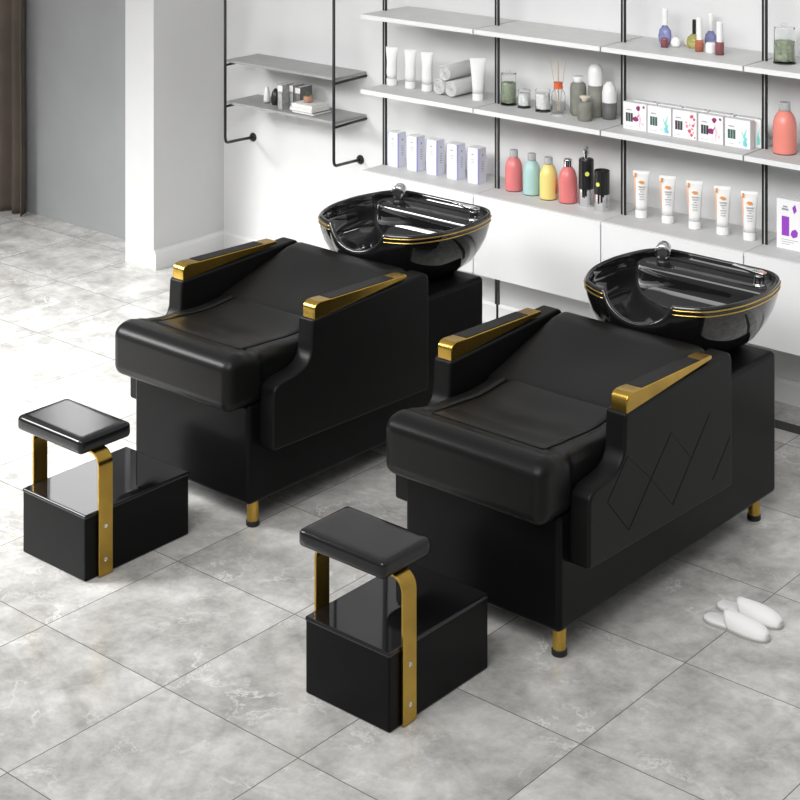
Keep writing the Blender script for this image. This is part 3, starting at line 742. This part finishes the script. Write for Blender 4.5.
book('standing dark grey book, rightmost of the upright three', -6.276, -6.238, 6.51, 6.60, ZP+.0001, 1.010, BOOKD)
book('closed flat book at the bottom of the flat pile', -6.232, -6.075, 6.435, 6.575, ZP+.0001, .9085, BOOKD, .0, False)
book('closed white book in the middle of the flat pile', -6.240, -6.085, 6.432, 6.570, .9087, .926, BOOKW, .0, False)
book('closed white book on top of the flat pile, under the pot', -6.236, -6.090, 6.440, 6.565, .9262, .944, BOOKW, .0, False)
t = thing('terracotta_pot', 'small terracotta pot on top of the flat pile of books', 'pot', (-6.172, 6.500, .9442))
link('pot', lathe([(0, 0), (.018, 0), (.024, .008), (.025, .026), (.022, .034), (.018, .034), (.018, .028), (0, .028)], 24), TERRA, t, smooth=True)
bm = bmesh.new()
for k in range(7):
    a = k*.9; tube(bm, [(0, 0, .026), (.006*math.cos(a), .006*math.sin(a), .042), (.009*math.cos(a), .009*math.sin(a), .055)], [.003, .0028, .0008], 6)
link('sprout', bm, SUCC, t)

# ------------------------------------------------------------------ camera
t_ = math.atan(1470/1723.2)
cam = bpy.data.cameras.new('camera'); co = bpy.data.objects.new('camera', cam); COL.objects.link(co)
co.location = (0, 0, 2.8); co.rotation_euler = (PI/2, 0, t_)
cam.sensor_fit = 'HORIZONTAL'; cam.sensor_width = 36; cam.lens = 36*1723.2/800; cam.shift_y = -(400+255)/800; cam.clip_start = .05; cam.clip_end = 60
S.camera = co

# ------------------------------------------------------------------ light
w = bpy.data.worlds.new('world'); S.world = w; w.use_nodes = True
nt = w.node_tree; bg = nt.nodes['Background']
tc = nt.nodes.new('ShaderNodeTexCoord'); sp = nt.nodes.new('ShaderNodeSeparateXYZ'); nt.links.new(tc.outputs['Generated'], sp.inputs[0])
rp = nt.nodes.new('ShaderNodeValToRGB'); mr = nt.nodes.new('ShaderNodeMapRange'); mr.inputs[1].default_value = -1; mr.inputs[2].default_value = 1
nt.links.new(sp.outputs[2], mr.inputs[0]); nt.links.new(mr.outputs[0], rp.inputs['Fac']); nt.links.new(rp.outputs['Color'], bg.inputs['Color'])
e = rp.color_ramp.elements; e[0].position = .45; e[0].color = (.30, .30, .30, 1); e[1].position = .85; e[1].color = (1, 1, 1.01, 1)
bg.inputs['Strength'].default_value = .50
def area(name, loc, target, sx, sy, energy, col=(1, 1, 1)):
    l = bpy.data.lights.new(name, 'AREA'); l.shape = 'RECTANGLE'; l.size = sx; l.size_y = sy; l.energy = energy; l.color = col
    o = bpy.data.objects.new(name, l); COL.objects.link(o); o.location = loc
    o.rotation_euler = (Vector(target)-Vector(loc)).to_track_quat('-Z', 'Y').to_euler(); return o
wl = area('window_light', (-8.4, 1.4, 3.0), (-6.7, 3.8, 0), 2.4, 1.8, 122, (1, 1, 1)); wl.data.spread = math.radians(60)
area('overhead_fill_light', (-2.6, .6, 4.0), (-4.2, 5.4, .5), 4.0, 2.0, 145, (1, .997, .99))  # added overhead fill, no fixture behind it; lifts walls, floor and slippers
sl = area('shelf_fill_light', (-3.3, 3.5, 2.75), (-3.5, 6.6, .95), 4.0, 1.0, 26, (1, 1, 1)); sl.data.spread = math.radians(100)  # added fill lamp, brightens the back wall and shelf bays
area('stool_reflection_light', (-8.03, GW+.12, 2.025), (-8.03, 0, 2.025), .66, .96, 7.0, (1, 1, 1))  # added lamp in the unseen window, gives the stool tops bright reflections
S.view_settings.view_transform = 'Standard'; S.view_settings.look = 'None'; S.view_settings.gamma = 1; S.view_settings.use_curve_mapping = False
S.view_settings.exposure = 0.12
